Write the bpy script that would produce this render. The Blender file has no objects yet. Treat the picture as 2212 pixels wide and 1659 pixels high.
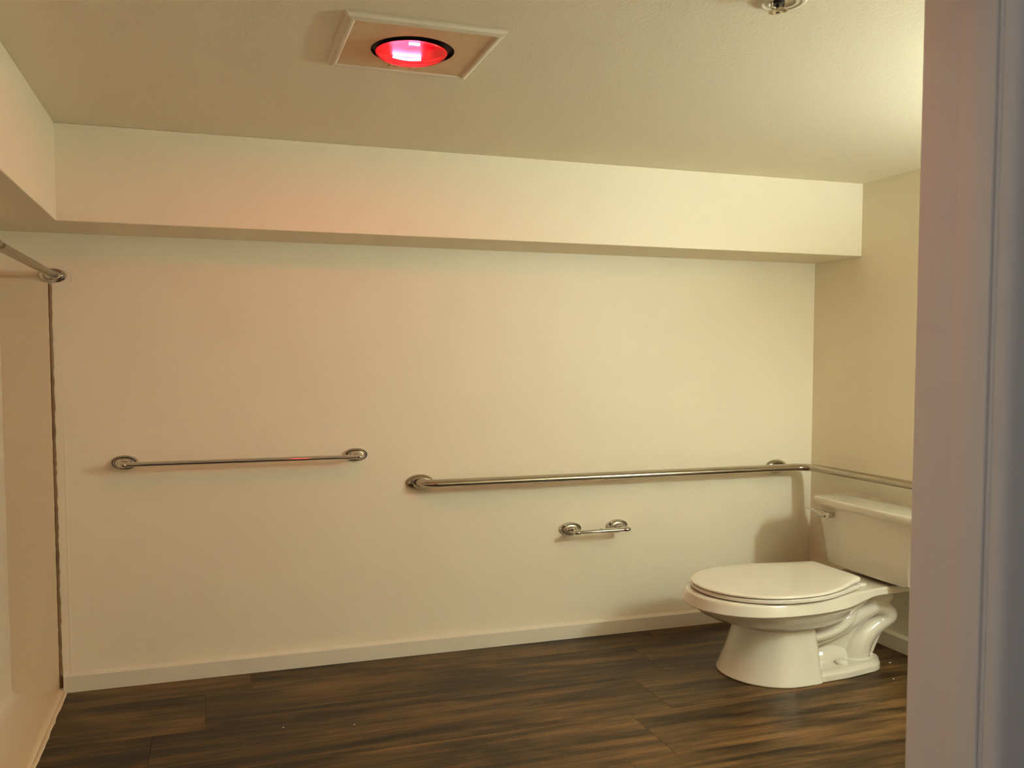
import bpy, bmesh, math, random
from mathutils import Vector, Matrix
random.seed(7)
C = bpy.context.scene.collection
# Everything is laid out in plain metres (x along the far wall, y into the room, z up)
# and scaled once, room and all, to the proportions the photograph shows.
K = Vector((4/3, 4/3, 3/4))
def S(p): return Vector((p[0]*K.x, p[1]*K.y, p[2]*K.z))
PI = math.pi

# ------------------------------------------------------------------ materials
def new_mat(name):
    m = bpy.data.materials.new(name); m.use_nodes = True
    nt = m.node_tree; nt.nodes.clear()
    out = nt.nodes.new('ShaderNodeOutputMaterial')
    return m, nt, out
def N(nt, t, **kw):
    n = nt.nodes.new(t)
    for k, v in kw.items():
        if hasattr(n, k) and not k.startswith('in_'): setattr(n, k, v)
    return n
def L(nt, a, b): nt.links.new(a, b)
def math_node(nt, op, a, b=None, c=None):
    n = nt.nodes.new('ShaderNodeMath'); n.operation = op
    for i, v in enumerate((a, b, c)):
        if v is None: continue
        if isinstance(v, (int, float)): n.inputs[i].default_value = v
        else: L(nt, v, n.inputs[i])
    return n.outputs[0]
def principled(nt, out, col, rough=.5, metal=0., coat=0., spec=.5):
    b = N(nt, 'ShaderNodeBsdfPrincipled')
    b.inputs['Base Color'].default_value = (*col, 1)
    b.inputs['Roughness'].default_value = rough
    b.inputs['Metallic'].default_value = metal
    b.inputs['Coat Weight'].default_value = coat
    b.inputs['Coat Roughness'].default_value = .08
    b.inputs['Specular IOR Level'].default_value = spec
    L(nt, b.outputs[0], out.inputs[0])
    return b
def simple(name, col, rough=.5, metal=0., coat=0., noise=0., nscale=20, spec=.5):
    m, nt, out = new_mat(name)
    b = principled(nt, out, col, rough, metal, coat, spec)
    if noise:
        tc = N(nt, 'ShaderNodeTexCoord'); nz = N(nt, 'ShaderNodeTexNoise')
        nz.inputs['Scale'].default_value = nscale; nz.inputs['Detail'].default_value = 5
        L(nt, tc.outputs['Object'], nz.inputs['Vector'])
        mx = N(nt, 'ShaderNodeMix', data_type='RGBA')
        mx.inputs[6].default_value = (*[c*(1-noise) for c in col], 1)
        mx.inputs[7].default_value = (*[min(1, c*(1+noise)) for c in col], 1)
        L(nt, nz.outputs['Fac'], mx.inputs[0]); L(nt, mx.outputs[2], b.inputs['Base Color'])
    return m
def paint(name, col, rough=.55, bump=.25, scale=150, detail=3, marks=False):
    m, nt, out = new_mat(name)
    b = principled(nt, out, col, rough)
    tc = N(nt, 'ShaderNodeTexCoord'); mp = N(nt, 'ShaderNodeMapping')
    mp.inputs['Scale'].default_value = (1/K.x, 1/K.y, 1/K.z)
    L(nt, tc.outputs['Object'], mp.inputs['Vector'])
    nz = N(nt, 'ShaderNodeTexNoise'); nz.inputs['Scale'].default_value = scale
    nz.inputs['Detail'].default_value = detail; nz.inputs['Roughness'].default_value = .55
    L(nt, mp.outputs[0], nz.inputs['Vector'])
    h = nz.outputs['Fac']
    sp = N(nt, 'ShaderNodeTexNoise'); sp.inputs['Scale'].default_value = 9
    sp.inputs['Detail'].default_value = 2
    L(nt, mp.outputs[0], sp.inputs['Vector'])
    sv = math_node(nt, 'MULTIPLY_ADD', sp.outputs['Fac'], .12, h)
    h = sv
    if marks:
        # old mount outline round the rod flange, a paint ridge beside the shower joint, a few nibs
        xyz = N(nt, 'ShaderNodeSeparateXYZ'); L(nt, mp.outputs[0], xyz.inputs[0])
        X, Z = xyz.outputs[0], xyz.outputs[2]
        wob = N(nt, 'ShaderNodeTexNoise'); wob.inputs['Scale'].default_value = 40
        L(nt, mp.outputs[0], wob.inputs['Vector'])
        dx = math_node(nt, 'SUBTRACT', X, -.362); dz = math_node(nt, 'SUBTRACT', Z, 1.918)
        r = math_node(nt, 'SQRT', math_node(nt, 'ADD', math_node(nt, 'MULTIPLY', dx, dx), math_node(nt, 'MULTIPLY', dz, dz)))
        r = math_node(nt, 'ADD', r, math_node(nt, 'MULTIPLY', math_node(nt, 'SUBTRACT', wob.outputs['Fac'], .5), .012))
        ring = None
        for rr, w, a in ((.037, .0016, 2.5), (.049, .0025, 1.4)):
            g = math_node(nt, 'DIVIDE', math_node(nt, 'SUBTRACT', r, rr), w)
            g = math_node(nt, 'MULTIPLY', math_node(nt, 'EXPONENT', math_node(nt, 'MULTIPLY', math_node(nt, 'MULTIPLY', g, g), -1)), a)
            ring = g if ring is None else math_node(nt, 'ADD', ring, g)
        g = math_node(nt, 'DIVIDE', math_node(nt, 'SUBTRACT', X, math_node(nt, 'MULTIPLY_ADD', wob.outputs['Fac'], .004, -.3565)), .0022)
        g = math_node(nt, 'EXPONENT', math_node(nt, 'MULTIPLY', math_node(nt, 'MULTIPLY', g, g), -1))
        fade = N(nt, 'ShaderNodeMapRange'); fade.inputs[1].default_value = 1.35; fade.inputs[2].default_value = .9
        L(nt, Z, fade.inputs[0])
        g = math_node(nt, 'MULTIPLY', math_node(nt, 'MULTIPLY', g, fade.outputs[0]), 2.6)
        nib = N(nt, 'ShaderNodeTexVoronoi'); nib.inputs['Scale'].default_value = 6.5
        L(nt, mp.outputs[0], nib.inputs['Vector'])
        nb = N(nt, 'ShaderNodeMapRange'); nb.inputs[1].default_value = .025; nb.inputs[2].default_value = .0
        L(nt, nib.outputs['Distance'], nb.inputs[0])
        h = math_node(nt, 'ADD', h, math_node(nt, 'ADD', ring, math_node(nt, 'ADD', g, math_node(nt, 'MULTIPLY', nb.outputs[0], 1.2))))
    bp = N(nt, 'ShaderNodeBump'); bp.inputs['Strength'].default_value = bump
    bp.inputs['Distance'].default_value = .0022
    L(nt, h, bp.inputs['Height']); L(nt, bp.outputs[0], b.inputs['Normal'])
    return m

WALLC = (.89, .787, .58)
M = {}
M['wall'] = paint('wall_paint', WALLC, .5, .30, 330, 2)
M['wall_marks'] = paint('wall_paint_worn', WALLC, .5, .30, 330, 2, marks=True)
M['ceil'] = paint('ceiling_paint', (.91, .815, .615), .6, .4, 190, 3)
M['trim'] = simple('trim_paint', (.80, .72, .57), .32, noise=.03, nscale=6)
M['jamb'] = paint('jamb_paint', (.85, .785, .70), .6, .12, 60, 2)
M['porcelain'] = simple('porcelain', (.71, .645, .51), .1, coat=.8, noise=.01, nscale=3)
M['seat'] = simple('seat_plastic', (.78, .71, .58), .2, coat=.3, noise=.01, nscale=3)
M['fibreglass'] = simple('aged_fibreglass', (.74, .60, .40), .3, noise=.06, nscale=2.2)
m, nt, out = new_mat('fibreglass_lit_to_tan')  # brighter lit side and its fade across the tan pan, painted into the colour
b = principled(nt, out, (.8, .7, .5), .33)
tc = N(nt, 'ShaderNodeTexCoord'); xs = N(nt, 'ShaderNodeSeparateXYZ'); L(nt, tc.outputs['Object'], xs.inputs[0])
nz = N(nt, 'ShaderNodeTexNoise'); nz.inputs['Scale'].default_value = 3; L(nt, tc.outputs['Object'], nz.inputs['Vector'])
mr = N(nt, 'ShaderNodeMapRange'); mr.inputs[1].default_value = -.06*K.x; mr.inputs[2].default_value = .045*K.x
L(nt, math_node(nt, 'MULTIPLY_ADD', nz.outputs['Fac'], .03, math_node(nt, 'SUBTRACT', xs.outputs[0], .015)), mr.inputs[0])
mx = N(nt, 'ShaderNodeMix', data_type='RGBA'); mx.inputs[6].default_value = (.84, .755, .585, 1); mx.inputs[7].default_value = (.76, .61, .40, 1)
L(nt, mr.outputs[0], mx.inputs[0]); L(nt, mx.outputs[2], b.inputs['Base Color'])
M['side'] = m
M['chrome'] = simple('chrome', (.60, .57, .52), .06, 1.0)
M['brushed'] = simple('brushed_steel', (.42, .37, .30), .2, 1.0, noise=.05, nscale=60)
M['satin'] = simple('dull_rod_metal', (.40, .36, .29), .36, 1.0, noise=.05, nscale=60)
M['caulk'] = simple('stained_caulk', (.19, .105, .038), .6, noise=.5, nscale=9)
M['bead'] = simple('yellowed_caulk', (.78, .62, .42), .45, noise=.15, nscale=20)
M['grille'] = simple('heater_trim_plastic', (.76, .66, .50), .45, noise=.05, nscale=14)
M['plate'] = simple('heater_plate_dusty', (.72, .51, .29), .6, noise=.14, nscale=22)
M['black'] = simple('black_interior', (.006, .006, .006), .6)
M['mirror'] = simple('lamp_reflector', (.16, .12, .11), .42, 1.0)
M['ivory'] = simple('ivory_metal', (.72, .64, .47), .35, noise=.05)
M['dark'] = simple('dark_metal', (.03, .022, .018), .35, .6)
M['nickel'] = simple('sprinkler_metal', (.62, .54, .42), .22, 1.0, noise=.1, nscale=200)
M['chip'] = simple('paint_chip_white', (.85, .82, .76), .6)
M['gap'] = simple('dark_seam', (.02, .011, .005), .9)  # dark brown base colour showing in the plank joints

def emission(name, col, s):
    m, nt, out = new_mat(name)
    e = N(nt, 'ShaderNodeEmission'); e.inputs[0].default_value = (*col, 1); e.inputs[1].default_value = s
    L(nt, e.outputs[0], out.inputs[0]); return m
m, nt, out = new_mat('warm_globe')
e = N(nt, 'ShaderNodeEmission'); e.inputs[0].default_value = (.845, 1.0, 1.0, 1)
ge = N(nt, 'ShaderNodeNewGeometry'); sx_ = N(nt, 'ShaderNodeSeparateXYZ'); L(nt, ge.outputs['Normal'], sx_.inputs[0])
L(nt, math_node(nt, 'MULTIPLY_ADD', sx_.outputs[2], 165, 465), e.inputs[1]); L(nt, e.outputs[0], out.inputs[0])
M['globe'] = m
M['filament'] = emission('hot_filament', (1, .60, .17), 1400)

# red lamp glass: tinted clear glass with a glossy skin
m, nt, out = new_mat('ruby_glass')
tr = N(nt, 'ShaderNodeBsdfTransparent'); tr.inputs[0].default_value = (.86, .014, .11, 1)
gl = N(nt, 'ShaderNodeBsdfGlossy'); gl.inputs[0].default_value = (1, .9, .85, 1); gl.inputs['Roughness'].default_value = .05
df = N(nt, 'ShaderNodeBsdfTranslucent'); df.inputs[0].default_value = (.95, .02, .09, 1)
m1 = N(nt, 'ShaderNodeMixShader'); m1.inputs[0].default_value = .015
L(nt, tr.outputs[0], m1.inputs[1]); L(nt, df.outputs[0], m1.inputs[2])
m2 = N(nt, 'ShaderNodeMixShader'); m2.inputs[0].default_value = .06
L(nt, m1.outputs[0], m2.inputs[1]); L(nt, gl.outputs[0], m2.inputs[2]); L(nt, m2.outputs[0], out.inputs[0])
M['ruby'] = m

# floor planks: grain along x, each plank shifted and tinted by its own stored random value
m, nt, out = new_mat('walnut_vinyl_plank')
b = principled(nt, out, (.1, .06, .03), .42, spec=.22)
at = N(nt, 'ShaderNodeAttribute'); at.attribute_name = 'plank'
tc = N(nt, 'ShaderNodeTexCoord')
off = N(nt, 'ShaderNodeVectorMath', operation='SCALE'); off.inputs['Scale'].default_value = 37
L(nt, at.outputs['Color'], off.inputs[0])
add = N(nt, 'ShaderNodeVectorMath', operation='ADD')
L(nt, tc.outputs['Object'], add.inputs[0]); L(nt, off.outputs[0], add.inputs[1])
def grain(sx, sy, detail, dist=0., rough=.6):
    mp = N(nt, 'ShaderNodeMapping'); mp.inputs['Scale'].default_value = (sx, sy, 1)
    L(nt, add.outputs[0], mp.inputs['Vector'])
    nz = N(nt, 'ShaderNodeTexNoise'); nz.inputs['Scale'].default_value = 1
    nz.inputs['Detail'].default_value = detail; nz.inputs['Distortion'].default_value = dist
    nz.inputs['Roughness'].default_value = rough
    L(nt, mp.outputs[0], nz.inputs['Vector']); return nz.outputs['Fac']
g1 = grain(.9, 9, 5, 1.1); g2 = grain(1.7, 40, 8, .7, .7); g3 = grain(6, 240, 4, .2, .7); g4 = grain(1.3, 3.2, 4, 1.6)
v = math_node(nt, 'MULTIPLY', g1, .62)
v = math_node(nt, 'MULTIPLY_ADD', g2, .56, v)
v = math_node(nt, 'MULTIPLY_ADD', g3, .34, math_node(nt, 'SUBTRACT', v, .175))
v = math_node(nt, 'MULTIPLY_ADD', g4, .40, v)
sepc = N(nt, 'ShaderNodeSeparateColor'); L(nt, at.outputs['Color'], sepc.inputs[0])
v = math_node(nt, 'MULTIPLY_ADD', sepc.outputs[2], .05, v)
cr = N(nt, 'ShaderNodeValToRGB')
e = cr.color_ramp.elements
e[0].position = .655; e[0].color = (.0105, .0045, .0011, 1)
e[1].position = .955; e[1].color = (.165, .084, .028, 1)
for p, c in ((.72, (.022, .0104, .0028)), (.78, (.045, .0225, .0068)), (.85, (.088, .046, .0150))):
    x = e.new(p); x.color = (*c, 1)
L(nt, v, cr.inputs[0]); L(nt, cr.outputs[0], b.inputs['Base Color'])
rr = N(nt, 'ShaderNodeMapRange'); rr.inputs[3].default_value = .36; rr.inputs[4].default_value = .55
L(nt, g2, rr.inputs[0]); L(nt, rr.outputs[0], b.inputs['Roughness'])
bp = N(nt, 'ShaderNodeBump'); bp.inputs['Strength'].default_value = .15; bp.inputs['Distance'].default_value = .001
L(nt, g3, bp.inputs['Height']); L(nt, bp.outputs[0], b.inputs['Normal'])
M['floor'] = m

# ------------------------------------------------------------------ mesh helpers (in plain metres)
def link(o, parent=None):
    C.objects.link(o)
    if parent: o.parent = parent
    return o
def obj(name, bm, mat, parent=None, smooth=None, bevel=0., seg=3, sub=0):
    bmesh.ops.recalc_face_normals(bm, faces=bm.faces)
    me = bpy.data.meshes.new(name)
    org = parent['_o'] if parent is not None else (0, 0, 0)
    if bevel:
        es = [e for e in bm.edges if len(e.link_faces) == 2 and e.calc_face_angle(0) > .5]
        bmesh.ops.bevel(bm, geom=es, offset=bevel, segments=seg, affect='EDGES', profile=.5, clamp_overlap=True)
    for v_ in bm.verts:
        v_.co = Vector(((v_.co.x-org[0])*K.x, (v_.co.y-org[1])*K.y, (v_.co.z-org[2])*K.z))
    bm.to_mesh(me); bm.free()
    me.materials.append(M[mat])
    o = bpy.data.objects.new(name, me)
    link(o, parent)
    if smooth is not None:
        for p in me.polygons: p.use_smooth = True
        me.set_sharp_from_angle(angle=math.radians(smooth))
    return o
def sub_of(o, org):
    o['_o'] = org; return o
def thing(name, loc, label, cat):
    o = bpy.data.objects.new(name, None); o.empty_display_size = .05
    o.location = S(loc); o['_o'] = loc; o['label'] = label; o['category'] = cat
    return link(o)
def box(bm, x0, x1, y0, y1, z0, z1):
    vs = [bm.verts.new((x, y, z)) for x in (x0, x1) for y in (y0, y1) for z in (z0, z1)]
    for f in ((0,1,3,2),(4,6,7,5),(0,4,5,1),(2,3,7,6),(0,2,6,4),(1,5,7,3)):
        bm.faces.new([vs[i] for i in f])
def BX(*a):
    bm = bmesh.new(); box(bm, *a); return bm
def loft(bm, rings, cap=True, closed=True):
    R = [[bm.verts.new(p) for p in r] for r in rings]
    n = len(R[0])
    for a, b_ in zip(R, R[1:]):
        for i in range(n if closed else n-1):
            j = (i+1) % n
            bm.faces.new((a[i], a[j], b_[j], b_[i]))
    if cap:
        bm.faces.new(R[0][::-1]); bm.faces.new(R[-1])
    return R
def frame(d):
    d = Vector(d).normalized()
    u = d.cross(Vector((0, 0, 1)))
    if u.length < .05: u = d.cross(Vector((0, 1, 0)))
    u.normalize(); return u, u.cross(d).normalized()
def tube(bm, pts, r, n=20, ends=1.0):
    pts = [Vector(p) for p in pts]
    rs = r if isinstance(r, (list, tuple)) else [r]*len(pts)
    rings = []; u = None
    for i, p in enumerate(pts):
        d = (pts[min(i+1, len(pts)-1)] - pts[max(i-1, 0)]).normalized()
        if u is None: u, w = frame(d)
        else:
            u = (u - d*u.dot(d)).normalized(); w = u.cross(d)
        w = d.cross(u)
        rings.append([p + (u*math.cos(2*PI*k/n) + w*math.sin(2*PI*k/n))*rs[i] for k in range(n)])
    loft(bm, rings)
def lathe(bm, o, axis, prof, n=40):
    """prof: (distance along axis, radius) pairs; ends closed"""
    o = Vector(o); d = Vector(axis).normalized(); u, w = frame(d)
    rings = [[o + d*h + (u*math.cos(2*PI*k/n) + w*math.sin(2*PI*k/n))*max(r, .00005) for k in range(n)] for h, r in prof]
    loft(bm, rings)
def smooth_path(pts, n=6):
    pts = [Vector(p) for p in pts]; out_ = []
    P = [pts[0]*2-pts[1]] + pts + [pts[-1]*2-pts[-2]]
    for i in range(1, len(P)-2):
        for k in range(n):
            t = k/n; a, b_, c, d = P[i-1], P[i], P[i+1], P[i+2]
            out_.append(.5*((2*b_)+(c-a)*t+(2*a-5*b_+4*c-d)*t*t+(3*b_-a-3*c+d)*t**3))
    out_.append(pts[-1]); return out_
def arc_pts(p0, corner, p1, r, n=8):
    """straight run p0 -> corner -> p1 with a rounded bend"""
    p0, c, p1 = Vector(p0), Vector(corner), Vector(p1)
    a = c + (p0-c).normalized()*r; b_ = c + (p1-c).normalized()*r
    o = a + (b_ - c)
    res = [p0]
    for k in range(n+1):
        t = k/n*PI/2
        res.append(o + (a-o)*math.cos(t) + (b_-o)*math.sin(t))
    res.append(p1); return res
def round_poly(corners, seg=6):
    """corners: (x, y, radius), convex; returns rounded outline"""
    res = []; n = len(corners)
    for i in range(n):
        p = Vector(corners[i][:2]); r = corners[i][2]
        a = (Vector(corners[i-1][:2])-p).normalized(); b_ = (Vector(corners[(i+1) % n][:2])-p).normalized()
        ang = a.angle(b_); t = r/math.tan(ang/2)
        q0 = p+a*t; q1 = p+b_*t
        for k in range(seg+1):
            s = k/seg
            res.append((1-s)**2*q0 + 2*s*(1-s)*p + s*s*q1)
    return [(v_.x, v_.y) for v_ in res]
def structure(name, bm, mat, parent=None, **kw):
    o = obj(name, bm, mat, parent, **kw)
    if parent is None: o['kind'] = 'structure'
    return o

# ------------------------------------------------------------------ the room
YB, XR, ZC, ZS, YS, XS = 2.56, 1.946, 2.518, 2.118, 2.331, -.327
XL = -.50
YF0, YF1 = .565, .648          # door wall
XJ = .60                       # right jamb
bm = bmesh.new(); box(bm, XL-.12, XR+.1, YB, YB+.12, 0, ZC); structure('wall_back', bm, 'wall_marks')
structure('wall_right', BX(XR, XR+.12, YF0, YB, 0, ZC), 'wall')
structure('wall_left', BX(XL-.12, XL, YF0, YB, 0, ZC), 'wall')
DW, DH = .914, 2.14
bm = bmesh.new()
for a in ((XJ+.016, XR+.12, YF0, YF1, 0, ZC), (XL-.12, XJ-DW-.016, YF0, YF1, 0, ZC), (XJ-DW-.016, XJ+.016, YF0, YF1, DH+.016, ZC)): box(bm, *a)
structure('wall_front', bm, 'wall')
structure('ceiling', BX(XL-.12, XR+.12, YF0, YB+.12, ZC, ZC+.1), 'ceil')
structure('trim_1', BX(XL, XR, YS, YB, ZS, ZC), 'wall', bevel=.003, seg=2)      # dropped soffit along the far wall
structure('trim_2', BX(XL, XS, YF1, YS+.0005, ZS, ZC), 'wall', bevel=.003, seg=2)   # dropped soffit over the shower

def baseboard(name, p0, p1, n):
    p0, p1, n = Vector(p0), Vector(p1), Vector(n)
    prof = [(0, .001), (.0155, .001), (.0155, .0755), (.0145, .0775), (0, .0875)]
    bm = bmesh.new()
    loft(bm, [[p + n*a + Vector((0, 0, h)) for a, h in prof] for p in (p0, p1)])
    structure(name, bm, 'trim')
baseboard('baseboard_back', (-.372, YB, 0), (XR, YB, 0), (0, -1, 0))
baseboard('baseboard_right', (XR, YF1+.02, 0), (XR, YB-.013, 0), (-1, 0, 0))

# floor: one slab surface of staggered planks, 48 x 9.3 inch
bm = bmesh.new(); lay = bm.loops.layers.float_color.new('plank')
W_, LEN = .2365, 1.22
for r in range(-1, 14):
    y1 = 2.423 - W_*(r-1); y0 = y1 - W_
    x = .095 - .1165*r - 3*LEN
    rr_ = random.Random(r*13+5)
    while x < 2.2:
        a0, a1, b0, b1 = max(x, XL-.1), min(x+LEN, XR+.1), max(y0, -.9), min(y1, YB+.1)
        if a1-a0 > .01 and b1-b0 > .01:
            g, gy = .0005, .0002
            nf = len(bm.faces)
            box(bm, a0+g, a1-g, b0+gy, b1-gy, -.006, 0)
            bm.faces.ensure_lookup_table()
            c = (rr_.random(), rr_.random(), rr_.random(), 1)
            for f in bm.faces[nf:]:
                for lp in f.loops: lp[lay] = c
        else: rr_.random(), rr_.random(), rr_.random()
        x += LEN
fl = structure('floor', bm, 'floor')
obj('underlay', BX(XL-.12, XR+.12, -.95, YB+.12, -.03, -.0055), 'gap', sub_of(fl, (0, 0, 0)))

# door frame round the opening we look through
dr = bpy.data.objects.new('door_1', None); dr['_o'] = (0, 0, 0); dr['kind'] = 'structure'; link(dr)
bm = bmesh.new()
box(bm, XJ, XJ+.016, YF0-.004, YF1, 0, DH+.016); box(bm, XJ-DW-.016, XJ-DW, YF0-.004, YF1, 0, DH+.016)
box(bm, XJ-DW, XJ, YF0-.004, YF1, DH, DH+.016)
obj('jamb', bm, 'jamb', dr, bevel=.0035, seg=3, smooth=50)
bm = bmesh.new()
box(bm, XJ-.003, XJ, .565, .601, 0, DH); box(bm, XJ-DW, XJ-DW+.003, .565, .601, 0, DH)
obj('door_stop', bm, 'jamb', dr, bevel=.0012, seg=2, smooth=50)
bm = bmesh.new()
for s, x0 in ((1, XJ+.001), (-1, XJ-DW-.001)):
    prof = [(0, 0), (0, .003), (.0007, .0065), (.0025, .0098), (.0055, .0122), (.010, .0132), (.03, .0135), (.085, .0138), (.09, .010), (.09, 0)]
    loft(bm, [[(x0+s*a, YF0-.004-h, z) for a, h in prof] for z in (0, DH+.06)])
prof = [(.001, 0), (.001, .003), (.0017, .0065), (.0035, .0098), (.0065, .0122), (.011, .0132), (.031, .0135), (.086, .0138), (.091, .010), (.091, 0)]
loft(bm, [[(x, YF0-.004-h*.98, DH+a) for a, h in prof] for x in (XJ-DW-.091, XJ+.091)])
obj('casing', bm, 'jamb', dr, smooth=60)

# ------------------------------------------------------------------ shower surround
XP = -.372
t = thing('shower_surround', (-.44, 2.2, 0), 'yellowed tan shower surround at the left edge beside the towel bar', 'shower')
def panel(x0, x1, y0, y1, z0, z1): return BX(x0, x1, y0, y1, z0, z1)
obj('end_panel', panel(XL+.001, -.3828, YB-.003, YB-.0005, .012, 1.921), 'fibreglass', t, bevel=.002, seg=2)
side_prof = [(XL+.006, 1.921), (XL+.006, 1.2), (XL+.006, .6), (XL+.006, .045)]
for k in range(1, 11):
    a = k/10*PI/2
    side_prof.append((XL+.006+.022*(1-math.cos(a)), .014+.026*(1-math.sin(a))))
bm = bmesh.new()
loft(bm, [[(x, y, z) for x, z in side_prof + [(XL+.028, .001), (XL+.001, .001), (XL+.001, 1.921)]] for y in (.80, YB-.003)])
obj('side_panel', bm, 'side', t, smooth=45)
bm = bmesh.new()
prof = [(XL+.028, .014), (XP-.022, .0145), (XP-.014, .0165), (XP-.006, .0155), (XP, .009), (XP, .001), (XL+.028, .001)]
loft(bm, [[(x, y, z) for x, z in prof] for y in (.80, YB-.003)])
obj('shower_pan', bm, 'side', t, smooth=45)
bm = bmesh.new()
pts = []
rr_ = random.Random(3)
for k in range(60):
    y = YB-.013 - k*.03
    pts.append((XP+.004+rr_.uniform(-.0015, .0015), y, .003))
tube(bm, pts, .0055, 10)
o = obj('caulk_bead', bm, 'bead', t, smooth=60)
bm = bmesh.new()
rr_ = random.Random(5); rows = []
for k in range(90):
    z = .02 + k/89*1.868; w = .0042 + rr_.uniform(-.0009, .0009); c = -.3792 + rr_.uniform(-.0006, .0006)
    rows.append([(c-w, YB-.0005, z), (c-w*.6, YB-.0034, z), (c+w*.6, YB-.0032, z), (c+w, YB-.0005, z)])
loft(bm, rows)
obj('stained_joint', bm, 'caulk', t, smooth=60)

# ------------------------------------------------------------------ shower rod
t = thing('shower_rod', (-.372, YB, 1.930), 'grey metal shower curtain rod running towards the viewer at upper left', 'rod')
bm = bmesh.new(); tube(bm, [(-.372, YB-.008, 1.930), (-.372, 1.93, 1.930)], .0135, 24); obj('rod', bm, 'satin', t, smooth=40)
bm = bmesh.new(); tube(bm, [(-.372, 1.895, 1.930), (-.372, YF1+.01, 1.930)], .0158, 24); obj('outer_tube', bm, 'satin', t, smooth=40)
bm = bmesh.new()
lathe(bm, (-.370, YB-.0033, 1.925), (0, -1, 0), [(0, .001), (0, .032), (.004, .0325), (.007, .031), (.009, .026), (.0085, .0225), (.011, .021), (.018, .0185), (.022, .0155), (.022, .001)])
obj('flange', bm, 'chrome', t, smooth=35)

# ------------------------------------------------------------------ towel bar and paper holder
def rosette(bm, c, r=.0345):
    k = r/.0345
    lathe(bm, c, (0, -1, 0), [(0, .001), (0, r), (.004, r), (.0072, r*.965), (.0088, r*.91), (.0085, r*.86), (.0048, r*.80), (.0048, r*.755),
        (.0105, r*.69), (.0145, r*.60), (.0150, r*.52), (.0185, r*.47), (.0215, r*.37), (.023, r*.30), (.023, .001)], 44)
def post(bm, c, l, knob=.0105):
    lathe(bm, c, (0, -1, 0), [(.016, .001), (.016, .0125), (.020, .0125), (.022, .010), (.026, .0085), (l-.016, .0078), (l-.012, .0095), (l-.008, .010), (l-.004, .0085), (l, .006), (l, .001)], 28)
def ball(bm, c, r, sx=1.):
    bmesh.ops.create_uvsphere(bm, u_segments=24, v_segments=14, radius=r, matrix=Matrix.Translation(Vector(c)) @ Matrix.Diagonal((sx, 1, 1, 1)))

ZT = 1.063
t = thing('towel_rail', (.09, YB, ZT), 'long thin chrome towel bar on the left of the far wall', 'towel bar')
YT = YB-.060
for s, xc in ((1, -.2135), (-1, .3945)):
    bm = bmesh.new(); rosette(bm, (xc, YB-.0005, ZT)); f = sub_of(obj('wall_mount', bm, 'chrome', t, smooth=35), (.09, YB, ZT))
    bm = bmesh.new(); post(bm, (xc, YB, ZT), .058); obj('post', bm, 'chrome', f, smooth=35)
    bm = bmesh.new(); ball(bm, (xc, YT, ZT), .0128, 1.15); obj('knob', bm, 'chrome', f, smooth=60)
bm = bmesh.new(); tube(bm, [(-.2035, YT, ZT), (.3845, YT, ZT)], .0114, 20); obj('bar', bm, 'chrome', t, smooth=40)

ZP = .612
t = thing('toilet_paper_holder', (1.138, YB, ZP), 'short empty chrome toilet paper holder below the grab bar', 'paper holder')
YT = YB-.066
for xc in (1.057, 1.2165):
    bm = bmesh.new(); rosette(bm, (xc, YB-.0005, ZP), .0365); f = sub_of(obj('wall_mount', bm, 'chrome', t, smooth=35), (1.138, YB, ZP))
    bm = bmesh.new(); post(bm, (xc, YB, ZP), .064); obj('post', bm, 'chrome', f, smooth=35)
    s = 1 if xc > 1.1 else -1
    bm = bmesh.new(); ball(bm, (xc+s*.002, YT, ZP), .0135, 1.2); obj('knob', bm, 'chrome', f, smooth=60)
bm = bmesh.new()
lathe(bm, (1.057, YT, ZP), (1, 0, 0), [(.008, .001), (.008, .0065), (.012, .0096), (.074, .0096), (.0745, .0128), (.079, .0128), (.0795, .0115), (.148, .0115), (.151, .0065), (.151, .001)], 28)
obj('roller', bm, 'chrome', t, smooth=35)

# ------------------------------------------------------------------ grab bar
ZG, YG, XG = .910, YB-.057, XR-.056
t = thing('grab_bar', (1.2, YB, ZG), 'long brushed steel grab bar bending round the corner above the toilet', 'grab bar')
path = arc_pts((.583, YB-.004, ZG), (.583, YG, ZG), (1.2, YG, ZG), .042)[:-1]
path += arc_pts((1.2, YG, ZG), (XG, YG, ZG), (XG, 1.6, ZG), .058)[1:-1]
path += arc_pts((XG, 1.6, ZG), (XG, 1.40, ZG), (XR-.004, 1.40, ZG), .042)[1:]
bm = bmesh.new(); tube(bm, path, .0212, 28); obj('rail', bm, 'brushed', t, smooth=40)
def gflange(c, ax):
    bm = bmesh.new()
    lathe(bm, c, ax, [(0, .001), (0, .0405), (.003, .0412), (.006, .0400), (.010, .034), (.013, .0285), (.013, .0225), (.007, .0220), (.007, .001)], 44)
    obj('wall_flange', bm, 'brushed', t, smooth=35)
gflange((.581, YB-.0005, ZG-.002), (0, -1, 0)); gflange((1.803, YB-.0005, ZG-.003), (0, -1, 0)); gflange((XR-.0005, 1.40, ZG), (-1, 0, 0))
bm = bmesh.new(); tube(bm, [(1.803, YB-.004, ZG-.002), (1.803, YG+.010, ZG-.001)], .0165, 24); obj('standoff', bm, 'brushed', t, smooth=40)

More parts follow.
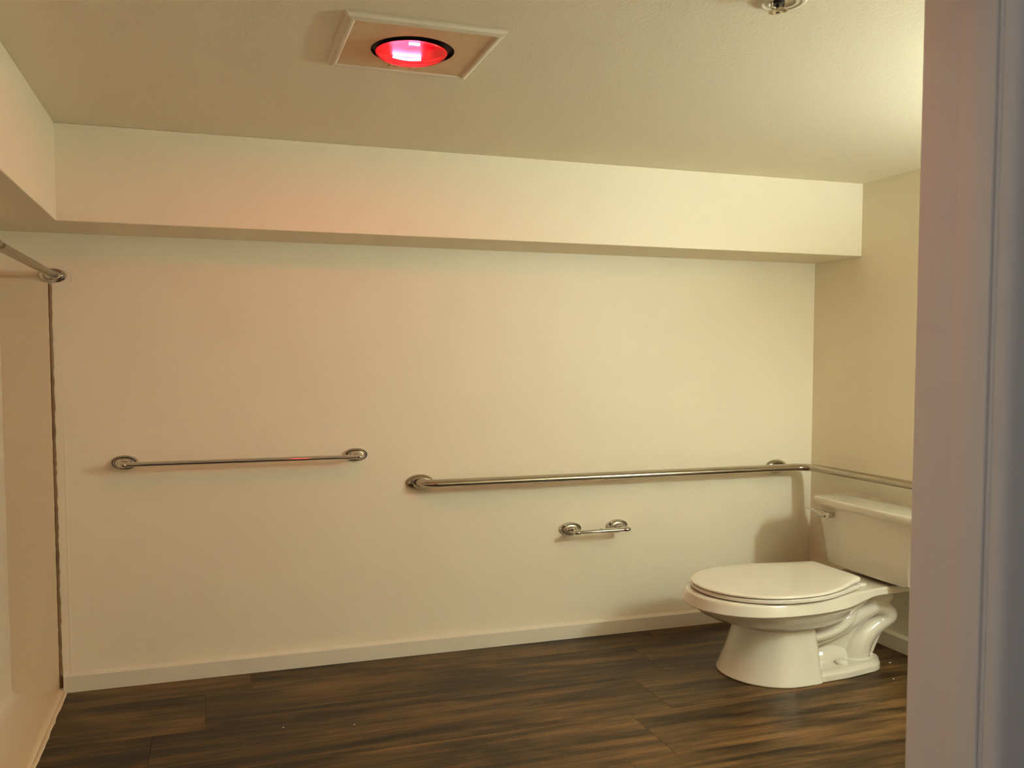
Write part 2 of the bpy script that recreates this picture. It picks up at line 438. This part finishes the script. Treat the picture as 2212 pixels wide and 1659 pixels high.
# ------------------------------------------------------------------ toilet
YC = 2.11
t = thing('toilet', (1.55, YC, 0), 'white two-piece toilet with closed lid in the right corner', 'toilet')
def egg(xf, xm, xb, hw, z, n=56, pf=2.0, pb=2.3, yc=YC):
    """outline: elliptical nose from xf to xm, superelliptic tail xm to xb"""
    r = []
    for k in range(n):
        a = 2*PI*k/n; c, s = math.cos(a), math.sin(a)
        p = pf if c < 0 else pb
        cx = math.copysign(abs(c)**(2/p), c); sy = math.copysign(abs(s)**(2/p), s)
        r.append((xm + (cx*(xm-xf) if c < 0 else cx*(xb-xm)), yc + sy*hw, z))
    return r
def toilet_body():
    bm = bmesh.new()
    # bowl: rim band and underside
    loft(bm, [egg(1.42, 1.51, 1.63, .060, .232), egg(1.378, 1.50, 1.66, .098, .246), egg(1.338, 1.49, 1.69, .126, .263), egg(1.300, 1.475, 1.71, .146, .287),
              egg(1.270, 1.465, 1.725, .159, .313), egg(1.250, 1.46, 1.735, .1655, .338), egg(1.240, 1.46, 1.738, .168, .362), egg(1.240, 1.46, 1.738, .165, .39)])
    # rim band running back into the deck under the tank
    RIM = [(1.222, 0), (1.2235, .024), (1.229, .052), (1.240, .080), (1.258, .108), (1.284, .134), (1.318, .156), (1.360, .172), (1.41, .1805), (1.46, .1825), (1.51, .180),
           (1.56, .172), (1.61, .160), (1.65, .147), (1.69, .133), (1.73, .121), (1.77, .114), (1.82, .112), (1.88, .112), (1.915, .110), (1.925, .10)]
    RIM = [(p.x, p.y) for p in smooth_path([(x, h, 0) for x, h in RIM], 4)]
    RO = [(x, -h) for x, h in RIM] + [(x, h) for x, h in RIM[:0:-1]]
    def rimring(inset, f):
        r = []
        for x, h in RO:
            t_ = min(1, max(0, (x-1.60)/.15)); t_ = t_*t_*(3-2*t_)
            zb = .3615 + .0235*t_; fl = (1-t_)
            k = 1 - (inset*(.35+.65*fl))/.18
            r.append((1.55+(x-1.55)*(1-(inset*fl)/.33), YC+h*k, zb + (.4215-zb)*f))
        return r
    loft(bm, [rimring(.016, -.02), rimring(.003, 0), rimring(0, .05), rimring(.001, .15), rimring(.0085, .80), rimring(.011, .93), rimring(.016, 1.0)])
    # front pedestal: flared skirt ending in a squared rear edge
    def ped(xf, xb, hw, z, xm):
        return egg(xf, xm, xb, hw, z, 56, 2.0, 7.0)
    loft(bm, [ped(1.334, 1.563, .146, .000, 1.47), ped(1.331, 1.564, .148, .006, 1.47), ped(1.338, 1.563, .143, .03, 1.47), ped(1.354, 1.562, .131, .10, 1.475),
              ped(1.368, 1.561, .122, .16, 1.475), ped(1.378, 1.560, .115, .21, 1.475), ped(1.388, 1.558, .108, .27, 1.475)])
    # foot plate
    foot = round_poly([(1.45, YC-.143, .01), (1.64, YC-.132, .10), (1.768, YC-.108, .075), (1.815, YC-.045, .06), (1.815, YC+.045, .06), (1.768, YC+.108, .075), (1.64, YC+.132, .10), (1.45, YC+.143, .01)])
    def off(o, d, cx=1.6):
        return [(cx+(x-cx)*(1-d/.18), YC+(y-YC)*(1-d/.13)) for x, y in o]
    loft(bm, [[(x, y, 0) for x, y in off(foot, .002)], [(x, y, .004) for x, y in foot], [(x, y, .030) for x, y in off(foot, .001)], [(x, y, .040) for x, y in off(foot, .005)], [(x, y, .046) for x, y in off(foot, .013)]])
    # gusset where the deck runs into the bowl
    loft(bm, [egg(1.45, 1.60, 1.70, .10, .27), egg(1.45, 1.60, 1.745, .128, .33), egg(1.45, 1.62, 1.80, .125, .375), egg(1.45, 1.62, 1.84, .120, .40)])
    # rounded lip of the bowl's back
    pth = smooth_path([(1.53, YC-.078, .192), (1.60, YC-.078, .203), (1.645, YC-.074, .226), (1.678, YC-.067, .258), (1.695, YC-.055, .30)], 5)
    tube(bm, pth, [.025]*len(pth), 20)
    bmesh.ops.create_uvsphere(bm, u_segments=32, v_segments=20, radius=1, matrix=Matrix.Translation((1.605, YC, .235)) @ Matrix.Diagonal((.075, .088, .042, 1)))
    # trapway: up over the weir and down to the outlet
    tp = smooth_path([(1.52, YC-.035, .155), (1.62, YC-.035, .186), (1.69, YC-.035, .228), (1.740, YC-.035, .272), (1.785, YC-.035, .292), (1.820, YC-.035, .272),
                      (1.826, YC-.035, .234), (1.800, YC-.035, .205), (1.775, YC-.035, .176), (1.748, YC-.035, .128), (1.735, YC-.035, .06), (1.735, YC-.035, .01)], 6)
    n_ = len(tp)
    tube(bm, tp, [.047 - .004*min(1, i/n_*1.5) for i in range(n_)], 24)
    # web between column, trapway and foot, and the sump swell on the foot
    web = [(1.50, .02), (1.785, .02), (1.80, .07), (1.825, .16), (1.84, .22), (1.80, .28), (1.70, .26), (1.50, .2)]
    loft(bm, [[(x, YC-.045, z) for x, z in web], [(x, YC+.045, z) for x, z in web]])
    for x_, z_, a, b_, c in ((1.640, .03, .088, .052, .105),):
        bmesh.ops.create_uvsphere(bm, u_segments=32, v_segments=20, radius=1, matrix=Matrix.Translation((x_, YC-.015, z_)) @ Matrix.Diagonal((a, b_, c, 1)))
    bmesh.ops.create_uvsphere(bm, u_segments=32, v_segments=20, radius=1, matrix=Matrix.Translation((1.81, YC, .34)) @ Matrix.Diagonal((.07, .075, .07, 1)))
    # mirrored trapway hint on the far side
    tube(bm, [p + Vector((0, .07, 0)) for p in tp], [.045]*n_, 24)
    bmesh.ops.recalc_face_normals(bm, faces=bm.faces)
    return bm
def remesh(bm, voxel, smooth_it, lo=None):
    me = bpy.data.meshes.new('tmp'); bm.to_mesh(me); bm.free()
    o = bpy.data.objects.new('tmp', me); C.objects.link(o)
    r = o.modifiers.new('r', 'REMESH'); r.mode = 'VOXEL'; r.voxel_size = voxel; r.adaptivity = 0
    s = o.modifiers.new('s', 'SMOOTH'); s.factor = .5; s.iterations = smooth_it
    dg = bpy.context.evaluated_depsgraph_get(); dg.update()
    me2 = bpy.data.meshes.new_from_object(o.evaluated_get(dg))
    bpy.data.objects.remove(o); bpy.data.meshes.remove(me)
    b2 = bmesh.new(); b2.from_mesh(me2); bpy.data.meshes.remove(me2)
    for v_ in b2.verts:
        if v_.co.z < .0005: v_.co.z = .0005
    return b2
bm = remesh(toilet_body(), .0025, 3)
bowl = obj('bowl', bm, 'porcelain', t, smooth=80)

# seat ring, lid, hinges
HALF = [(1.2510, .0), (1.2525, .022), (1.258, .048), (1.268, .076), (1.285, .104), (1.310, .132), (1.342, .155), (1.380, .1715), (1.42, .180), (1.47, .1825), (1.52, .178), (1.57, .164), (1.62, .142), (1.66, .122), (1.688, .109), (1.697, .099), (1.6985, .085)]
def seat_outline(dx=0., scale=1.0, rise=0., z=0., xmax=9):
    up = [(p.x, p.y) for p in smooth_path([(x, h, 0) for x, h in HALF], 4)]
    full = [(x, -h) for x, h in up] + [(x, h) for x, h in up[:0:-1]]
    res = []
    for x, h in full:
        X = 1.47+(x-1.47)*scale + dx
        f = max(0, (X-1.46)/.24)
        res.append((X, YC+h*scale, z + rise*f*f))
    return res
bm = bmesh.new()
loft(bm, [seat_outline(0, .988, 0, .4250), seat_outline(0, 1.0, 0, .4280), seat_outline(0, 1.0, 0, .4395), seat_outline(0, .985, 0, .4430)])
obj('seat', bm, 'seat', t, smooth=50)
bm = bmesh.new()
R = loft(bm, [seat_outline(0, .985, .012, .4468), seat_outline(0, 1.0, .014, .450), seat_outline(0, 1.0, .020, .4555), seat_outline(0, .988, .023, .4590), seat_outline(0, .955, .0245, .4603)], cap=False)
bm.faces.new(R[0][::-1])
last = R[-1]
for f_, zz in ((.75, .4610), (.4, .4615)):
    nxt = []
    for v_ in last:
        pass
    cur = [bm.verts.new(p) for p in seat_outline(0, f_, .025/max(f_, .55)*(.9 if f_ > .5 else .5), zz)]
    for i in range(len(cur)):
        j = (i+1) % len(cur); bm.faces.new((last[i], last[j], cur[j], cur[i]))
    last = cur
bm.faces.new(last)
obj('lid', bm, 'seat', t, smooth=50)
for s in (-1, 1):
    bm = bmesh.new(); box(bm, 1.690, 1.733, YC+s*.075-.012, YC+s*.075+.010, .4205, .436)
    obj('hinge', bm, 'seat', t, bevel=.005, seg=3, smooth=40)
# bolt caps on the foot
for s in (-1, 1):
    bm = bmesh.new()
    lathe(bm, (1.652, YC+s*.085, .0450), (0, 0, 1), [(0, .001), (0, .0180), (.010, .0178), (.016, .0160), (.0205, .0115), (.022, .005), (.022, .001)], 28)
    obj('bolt_cap', bm, 'porcelain', t, smooth=50)

# tank and its lid
YK = 2.10
def tank_ring(xf, xb, hf, hb, z, rf=.03, rb=.02, bow=.006):
    o = round_poly([(xf, YK-hf, rf), (xf-bow, YK-hf*.5, .2), (xf-bow, YK+hf*.5, .2), (xf, YK+hf, rf), (xb, YK+hb, rb), (xb, YK-hb, rb)], 6)
    return [(x, y, z) for x, y in o]
bm = bmesh.new()
loft(bm, [tank_ring(1.803, 1.925, .155, .165, .438), tank_ring(1.789, 1.930, .175, .182, .4415), tank_ring(1.786, 1.932, .181, .187, .450), tank_ring(1.785, 1.935, .187, .197, .52), tank_ring(1.782, 1.937, .205, .218, .66), tank_ring(1.780, 1.938, .216, .230, .7575)])
obj('tank', bm, 'porcelain', t, smooth=40)
bm = bmesh.new()
loft(bm, [tank_ring(1.775, 1.922, .218, .232, .760), tank_ring(1.769, 1.924, .2235, .237, .7615), tank_ring(1.768, 1.925, .2245, .238, .765), tank_ring(1.7690, 1.925, .2238, .237, .7905), tank_ring(1.7705, 1.9245, .2225, .236, .7945), tank_ring(1.7745, 1.922, .219, .233, .7968), tank_ring(1.781, 1.918, .212, .228, .7978), tank_ring(1.83, 1.90, .16, .18, .799, .03, .02, .004)])
obj('tank_lid', bm, 'porcelain', t, smooth=50)
bm = bmesh.new()
box(bm, 1.752, 1.781, 2.219, 2.236, .700, .729)
lv = sub_of(obj('flush_lever', bm, 'chrome', t, bevel=.003, seg=3, smooth=40), (1.55, YC, 0))
arm = [[(1.752, 2.230, .701), (1.752, 2.230, .728), (1.764, 2.230, .728), (1.764, 2.230, .701)],
       [(1.748, 2.252, .705), (1.748, 2.252, .732), (1.762, 2.252, .732), (1.762, 2.252, .705)],
       [(1.747, 2.268, .710), (1.747, 2.268, .733), (1.762, 2.268, .733), (1.762, 2.268, .710)],
       [(1.745, 2.280, .722), (1.745, 2.280, .732), (1.766, 2.280, .732), (1.766, 2.280, .722)],
       [(1.744, 2.318, .727), (1.744, 2.318, .732), (1.768, 2.318, .732), (1.768, 2.318, .727)]]
bm = bmesh.new(); loft(bm, arm); obj('arm', bm, 'chrome', lv, bevel=.002, seg=2, smooth=40)

# ------------------------------------------------------------------ ceiling heat lamp
x0, x1, y0, y1 = .2175, .4815, 1.446, 1.700
hx, hy = .350, 1.577
t = thing('ceiling_heat_lamp', (hx, hy, ZC), 'square ceiling heater with a glowing round red bulb', 'heat lamp')
bm = bmesh.new()
def sq(d, z): return [(x0+d, y0+d, z), (x1-d, y0+d, z), (x1-d, y1-d, z), (x0+d, y1-d, z)]
loft(bm, [sq(-.003, ZC-.0005), sq(0, ZC-.004), sq(.002, ZC-.012), sq(.0075, ZC-.0165), sq(.0115, ZC-.0165), sq(.0150, ZC-.0115), sq(.0150, ZC-.002)], cap=False)
obj('frame', bm, 'grille', t)
# plate with a round hole
bm = bmesh.new(); n = 64; rh = .073
o_, i_, i2 = [], [], []
for k in range(n):
    a = 2*PI*k/n; c, s = math.cos(a), math.sin(a)
    q = 1/max(abs(c), abs(s)); hxw, hyw = (x1-x0)/2-.0145, (y1-y0)/2-.0145
    mx_, my_ = (x0+x1)/2, (y0+y1)/2
    o_.append(bm.verts.new((mx_+c*q*hxw, my_+s*q*hyw, ZC-.0115)))
    i_.append(bm.verts.new((hx+c*rh, hy+s*rh, ZC-.0115)))
    i2.append(bm.verts.new((hx+c*rh, hy+s*rh, ZC-.0015)))
for k in range(n):
    j = (k+1) % n
    bm.faces.new((o_[k], o_[j], i_[j], i_[k])); bm.faces.new((i_[k], i_[j], i2[j], i2[k]))
pl = sub_of(obj('plate', bm, 'plate', t), (hx, hy, ZC))
# raised maker's tab: a framed strip with small worn raised marks
bm = bmesh.new()
lx0, lx1, ly0, ly1 = .325, .365, 1.657, 1.673
zz = ZC-.0115
for a in ((lx0, lx1, ly0, ly0+.0015), (lx0, lx1, ly1-.0015, ly1), (lx0, lx0+.0015, ly0, ly1), (lx1-.0015, lx1, ly0, ly1)): box(bm, *a, zz-.0022, zz)
for k in range(6):
    xx = lx0+.005+k*.0054
    box(bm, xx, xx+.0008, ly0+.0045, ly1-.0045, zz-.0014, zz); box(bm, xx+.0008, xx+.003, ly0+.0045+(k % 3)*.0022, ly0+.0058+(k % 3)*.0022, zz-.0014, zz)
obj('embossed_tab', bm, 'plate', pl)
# dark can behind the plate
bm = bmesh.new()
rings = [[(hx+math.cos(2*PI*k/n)*r, hy+math.sin(2*PI*k/n)*r, z) for k in range(n)] for r, z in ((.0728, ZC-.0115), (.0722, ZC-.0105), (.0722, ZC-.001), (.001, ZC-.0008))]
loft(bm, rings, cap=False); obj('can', bm, 'black', t, smooth=30)
# bulb: reflector bowl, filament, red lens
bx_, by_ = .347, 1.573; rb = .0625
bm = bmesh.new()
rings = [[(bx_+math.cos(2*PI*k/n)*r, by_+math.sin(2*PI*k/n)*r, z) for k in range(n)] for r, z in ((rb, ZC-.020), (rb*.93, ZC-.014), (rb*.75, ZC-.0085), (rb*.45, ZC-.005), (.001, ZC-.0035))]
loft(bm, rings, cap=False); obj('reflector', bm, 'mirror', t, smooth=60)
bm = bmesh.new()
rings = []
for k in range(14):
    a = k/13*PI/2
    rings.append([(bx_+math.cos(2*PI*q/n)*max(.0006, rb*math.cos(a)), by_+math.sin(2*PI*q/n)*max(.0006, rb*math.cos(a)), ZC-.020-.0255*math.sin(a)) for q in range(n)])
rings.insert(0, [(bx_+math.cos(2*PI*q/n)*rb*.985, by_+math.sin(2*PI*q/n)*rb*.985, ZC-.015) for q in range(n)])
loft(bm, rings, cap=False)
obj('red_bulb', bm, 'ruby', t, smooth=80)
bm = bmesh.new()
tube(bm, smooth_path([(bx_-.024, by_+.038, ZC-.0140), (bx_-.008, by_+.043, ZC-.0145), (bx_+.010, by_+.043, ZC-.0145), (bx_+.025, by_+.038, ZC-.0140)]), .0036, 10)
obj('filament', bm, 'filament', t); bm = bmesh.new()
tube(bm, smooth_path([(bx_-.012, by_-.036, ZC-.0145), (bx_-.003, by_-.037, ZC-.0145), (bx_+.006, by_-.036, ZC-.0145)]), .0034, 10)
obj('filament', bm, 'filament', t)

# ------------------------------------------------------------------ fire sprinkler
sx, sy = .8385, 1.193
t = thing('fire_sprinkler', (sx, sy, ZC), 'small pendent fire sprinkler with toothed disc on the ceiling', 'sprinkler')
bm = bmesh.new()
lathe(bm, (sx, sy, ZC-.0005), (0, 0, -1), [(0, .0372), (.003, .0372), (.0065, .0355), (.0085, .0325), (.0085, .0290), (.0065, .0275), (.006, .0265), (.0075, .0235), (.0075, .0200), (.002, .0180), (.001, .001)], 48)
obj('escutcheon', bm, 'ivory', t, smooth=35)
hx2 = sx-.008
bm = bmesh.new(); lathe(bm, (hx2, sy, ZC), (0, 0, -1), [(.002, .001), (.002, .0105), (.009, .0105), (.009, .0085), (.014, .0085), (.014, .001)], 28); obj('body', bm, 'dark', t, smooth=35)
for s in (-1, 1):
    bm = bmesh.new()
    loft(bm, [[(hx2+s*a-.0012, sy-b_, ZC-z), (hx2+s*a+.0012, sy-b_, ZC-z), (hx2+s*a+.0012, sy+b_, ZC-z), (hx2+s*a-.0012, sy+b_, ZC-z)] for a, b_, z in ((.0105, .0025, .006), (.0108, .0022, .020), (.0095, .0020, .026), (.003, .002, .031))])
    obj('frame_arm', bm, 'nickel', t, bevel=.0005, seg=2)
bm = bmesh.new(); lathe(bm, (hx2, sy, ZC), (0, 0, -1), [(.013, .001), (.013, .0022), (.018, .0028), (.024, .0022), (.030, .0018), (.030, .001)], 14); obj('fusible_link', bm, 'dark', t)
bm = bmesh.new(); n = 12; ring = []
for k in range(n):
    a = 2*PI*k/n
    for da, r in ((-.16, .0145), (.16, .0145), (.20, .0095), (2*PI/n-.20, .0095)):
        ring.append((hx2+math.cos(a+da)*r, sy+math.sin(a+da)*r, r))
def dz(r): return -.034+(.0025 if r > .012 else 0)
loft(bm, [[(hx2+(x-hx2)*.4, sy+(y-sy)*.4, ZC-.0325) for x, y, r in ring], [(x, y, ZC-.033+(.002 if r > .012 else 0)) for x, y, r in ring], [(x, y, ZC-.0345+(.002 if r > .012 else 0)) for x, y, r in ring], [(hx2+(x-hx2)*.4, sy+(y-sy)*.4, ZC-.0345) for x, y, r in ring]])
df_ = sub_of(obj('deflector', bm, 'nickel', t), (sx, sy, ZC))
bm = bmesh.new(); lathe(bm, (hx2, sy, ZC-.0340), (0, 0, -1), [(0, .001), (0, .003), (.0010, .003), (.0012, .001)], 18); obj('screw', bm, 'black', df_)

# ------------------------------------------------------------------ vanity light on the right wall (behind the door frame)
t = thing('vanity_light', (XR, .93, 2.02), 'warm three globe vanity light on the right wall beside the door', 'wall light')
obj('backplate', BX(XR-.022, XR-.0005, .70, 1.16, 1.97, 2.07), 'chrome', t, bevel=.006, seg=3, smooth=40)
for y in (.74, .88, 1.02):
    bm = bmesh.new(); lathe(bm, (XR-.020, y, 2.02), (-1, 0, 0), [(0, .001), (0, .022), (.036, .020), (.036, .001)], 24); obj('socket', bm, 'chrome', t, smooth=40)
    bm = bmesh.new(); ball(bm, (XR-.085, y, 2.02), .033); obj('globe', bm, 'globe', t, smooth=60)

# ------------------------------------------------------------------ specks of paint on the floor
def chip(x, y, s, seed, label):
    r = random.Random(seed); bm = bmesh.new()
    pts = [(x+math.cos(k/7*2*PI)*s*r.uniform(.6, 1.2), y+math.sin(k/7*2*PI)*s*.7*r.uniform(.6, 1.2)) for k in range(7)]
    loft(bm, [[(a, b_, .0004) for a, b_ in pts], [(x+(a-x)*.8, y+(b_-y)*.8, .0028) for a, b_ in pts]])
    o = obj('paint_chip', bm, 'chip', None); o['label'] = label; o['category'] = 'paint chip'; o['group'] = 'paint chips on the floor'
chip(1.838, 2.046, .0036, 1, 'largest white paint chip on the floor right of the toilet foot')
chip(1.753, 1.937, .0022, 2, 'small white paint chip on the floor in front of the toilet foot')
chip(.153, 2.139, .0022, 3, 'tiny white paint chip on the floor at left, under the towel bar')
chip(.315, 2.101, .0018, 4, 'tiny white paint chip on the floor between towel bar and grab bar')

for o in bpy.data.objects:
    if '_o' in o: del o['_o']

# ------------------------------------------------------------------ daylight from the hall, camera, view
w = bpy.data.worlds.new('hall_daylight'); bpy.context.scene.world = w; w.use_nodes = True
nt = w.node_tree; bg = nt.nodes['Background']; bg.inputs[1].default_value = 1
# dim hall, plus an added brighter lobe from the left to light the door frame
tc = N(nt, 'ShaderNodeTexCoord')
dt = N(nt, 'ShaderNodeVectorMath', operation='DOT_PRODUCT'); dt.inputs[1].default_value = Vector((-.93, -.38, .12)).normalized()
L(nt, tc.outputs['Generated'], dt.inputs[0])
cr = N(nt, 'ShaderNodeValToRGB'); e = cr.color_ramp.elements
e[0].position = .35; e[0].color = (.14, .135, .136, 1); e[1].position = .92; e[1].color = (.36, .36, .38, 1)
x = e.new(.72); x.color = (.16, .158, .162, 1)
L(nt, dt.outputs['Value'], cr.inputs[0]); L(nt, cr.outputs[0], bg.inputs[0])

cam = bpy.data.cameras.new('camera'); co = bpy.data.objects.new('camera', cam); C.objects.link(co)
FPX, YAW, PITCH, CY = 1937.289, .326420, .0574237, 886.012
cam.sensor_width = 36; cam.sensor_fit = 'HORIZONTAL'; cam.lens = FPX/2212*36
cam.shift_y = (CY-829.5)/2212
co.location = S((0, 0, 1.54965)); co.rotation_euler = (PI/2-PITCH, 0, -YAW)
cam.clip_start = .02
cam.dof.use_dof = True; cam.dof.focus_distance = 3.3; cam.dof.aperture_fstop = 15
bpy.context.scene.camera = co
vs = bpy.context.scene.view_settings
vs.view_transform = 'Standard'; vs.look = 'None'; vs.gamma = 1; vs.use_curve_mapping = False; vs.exposure = 0
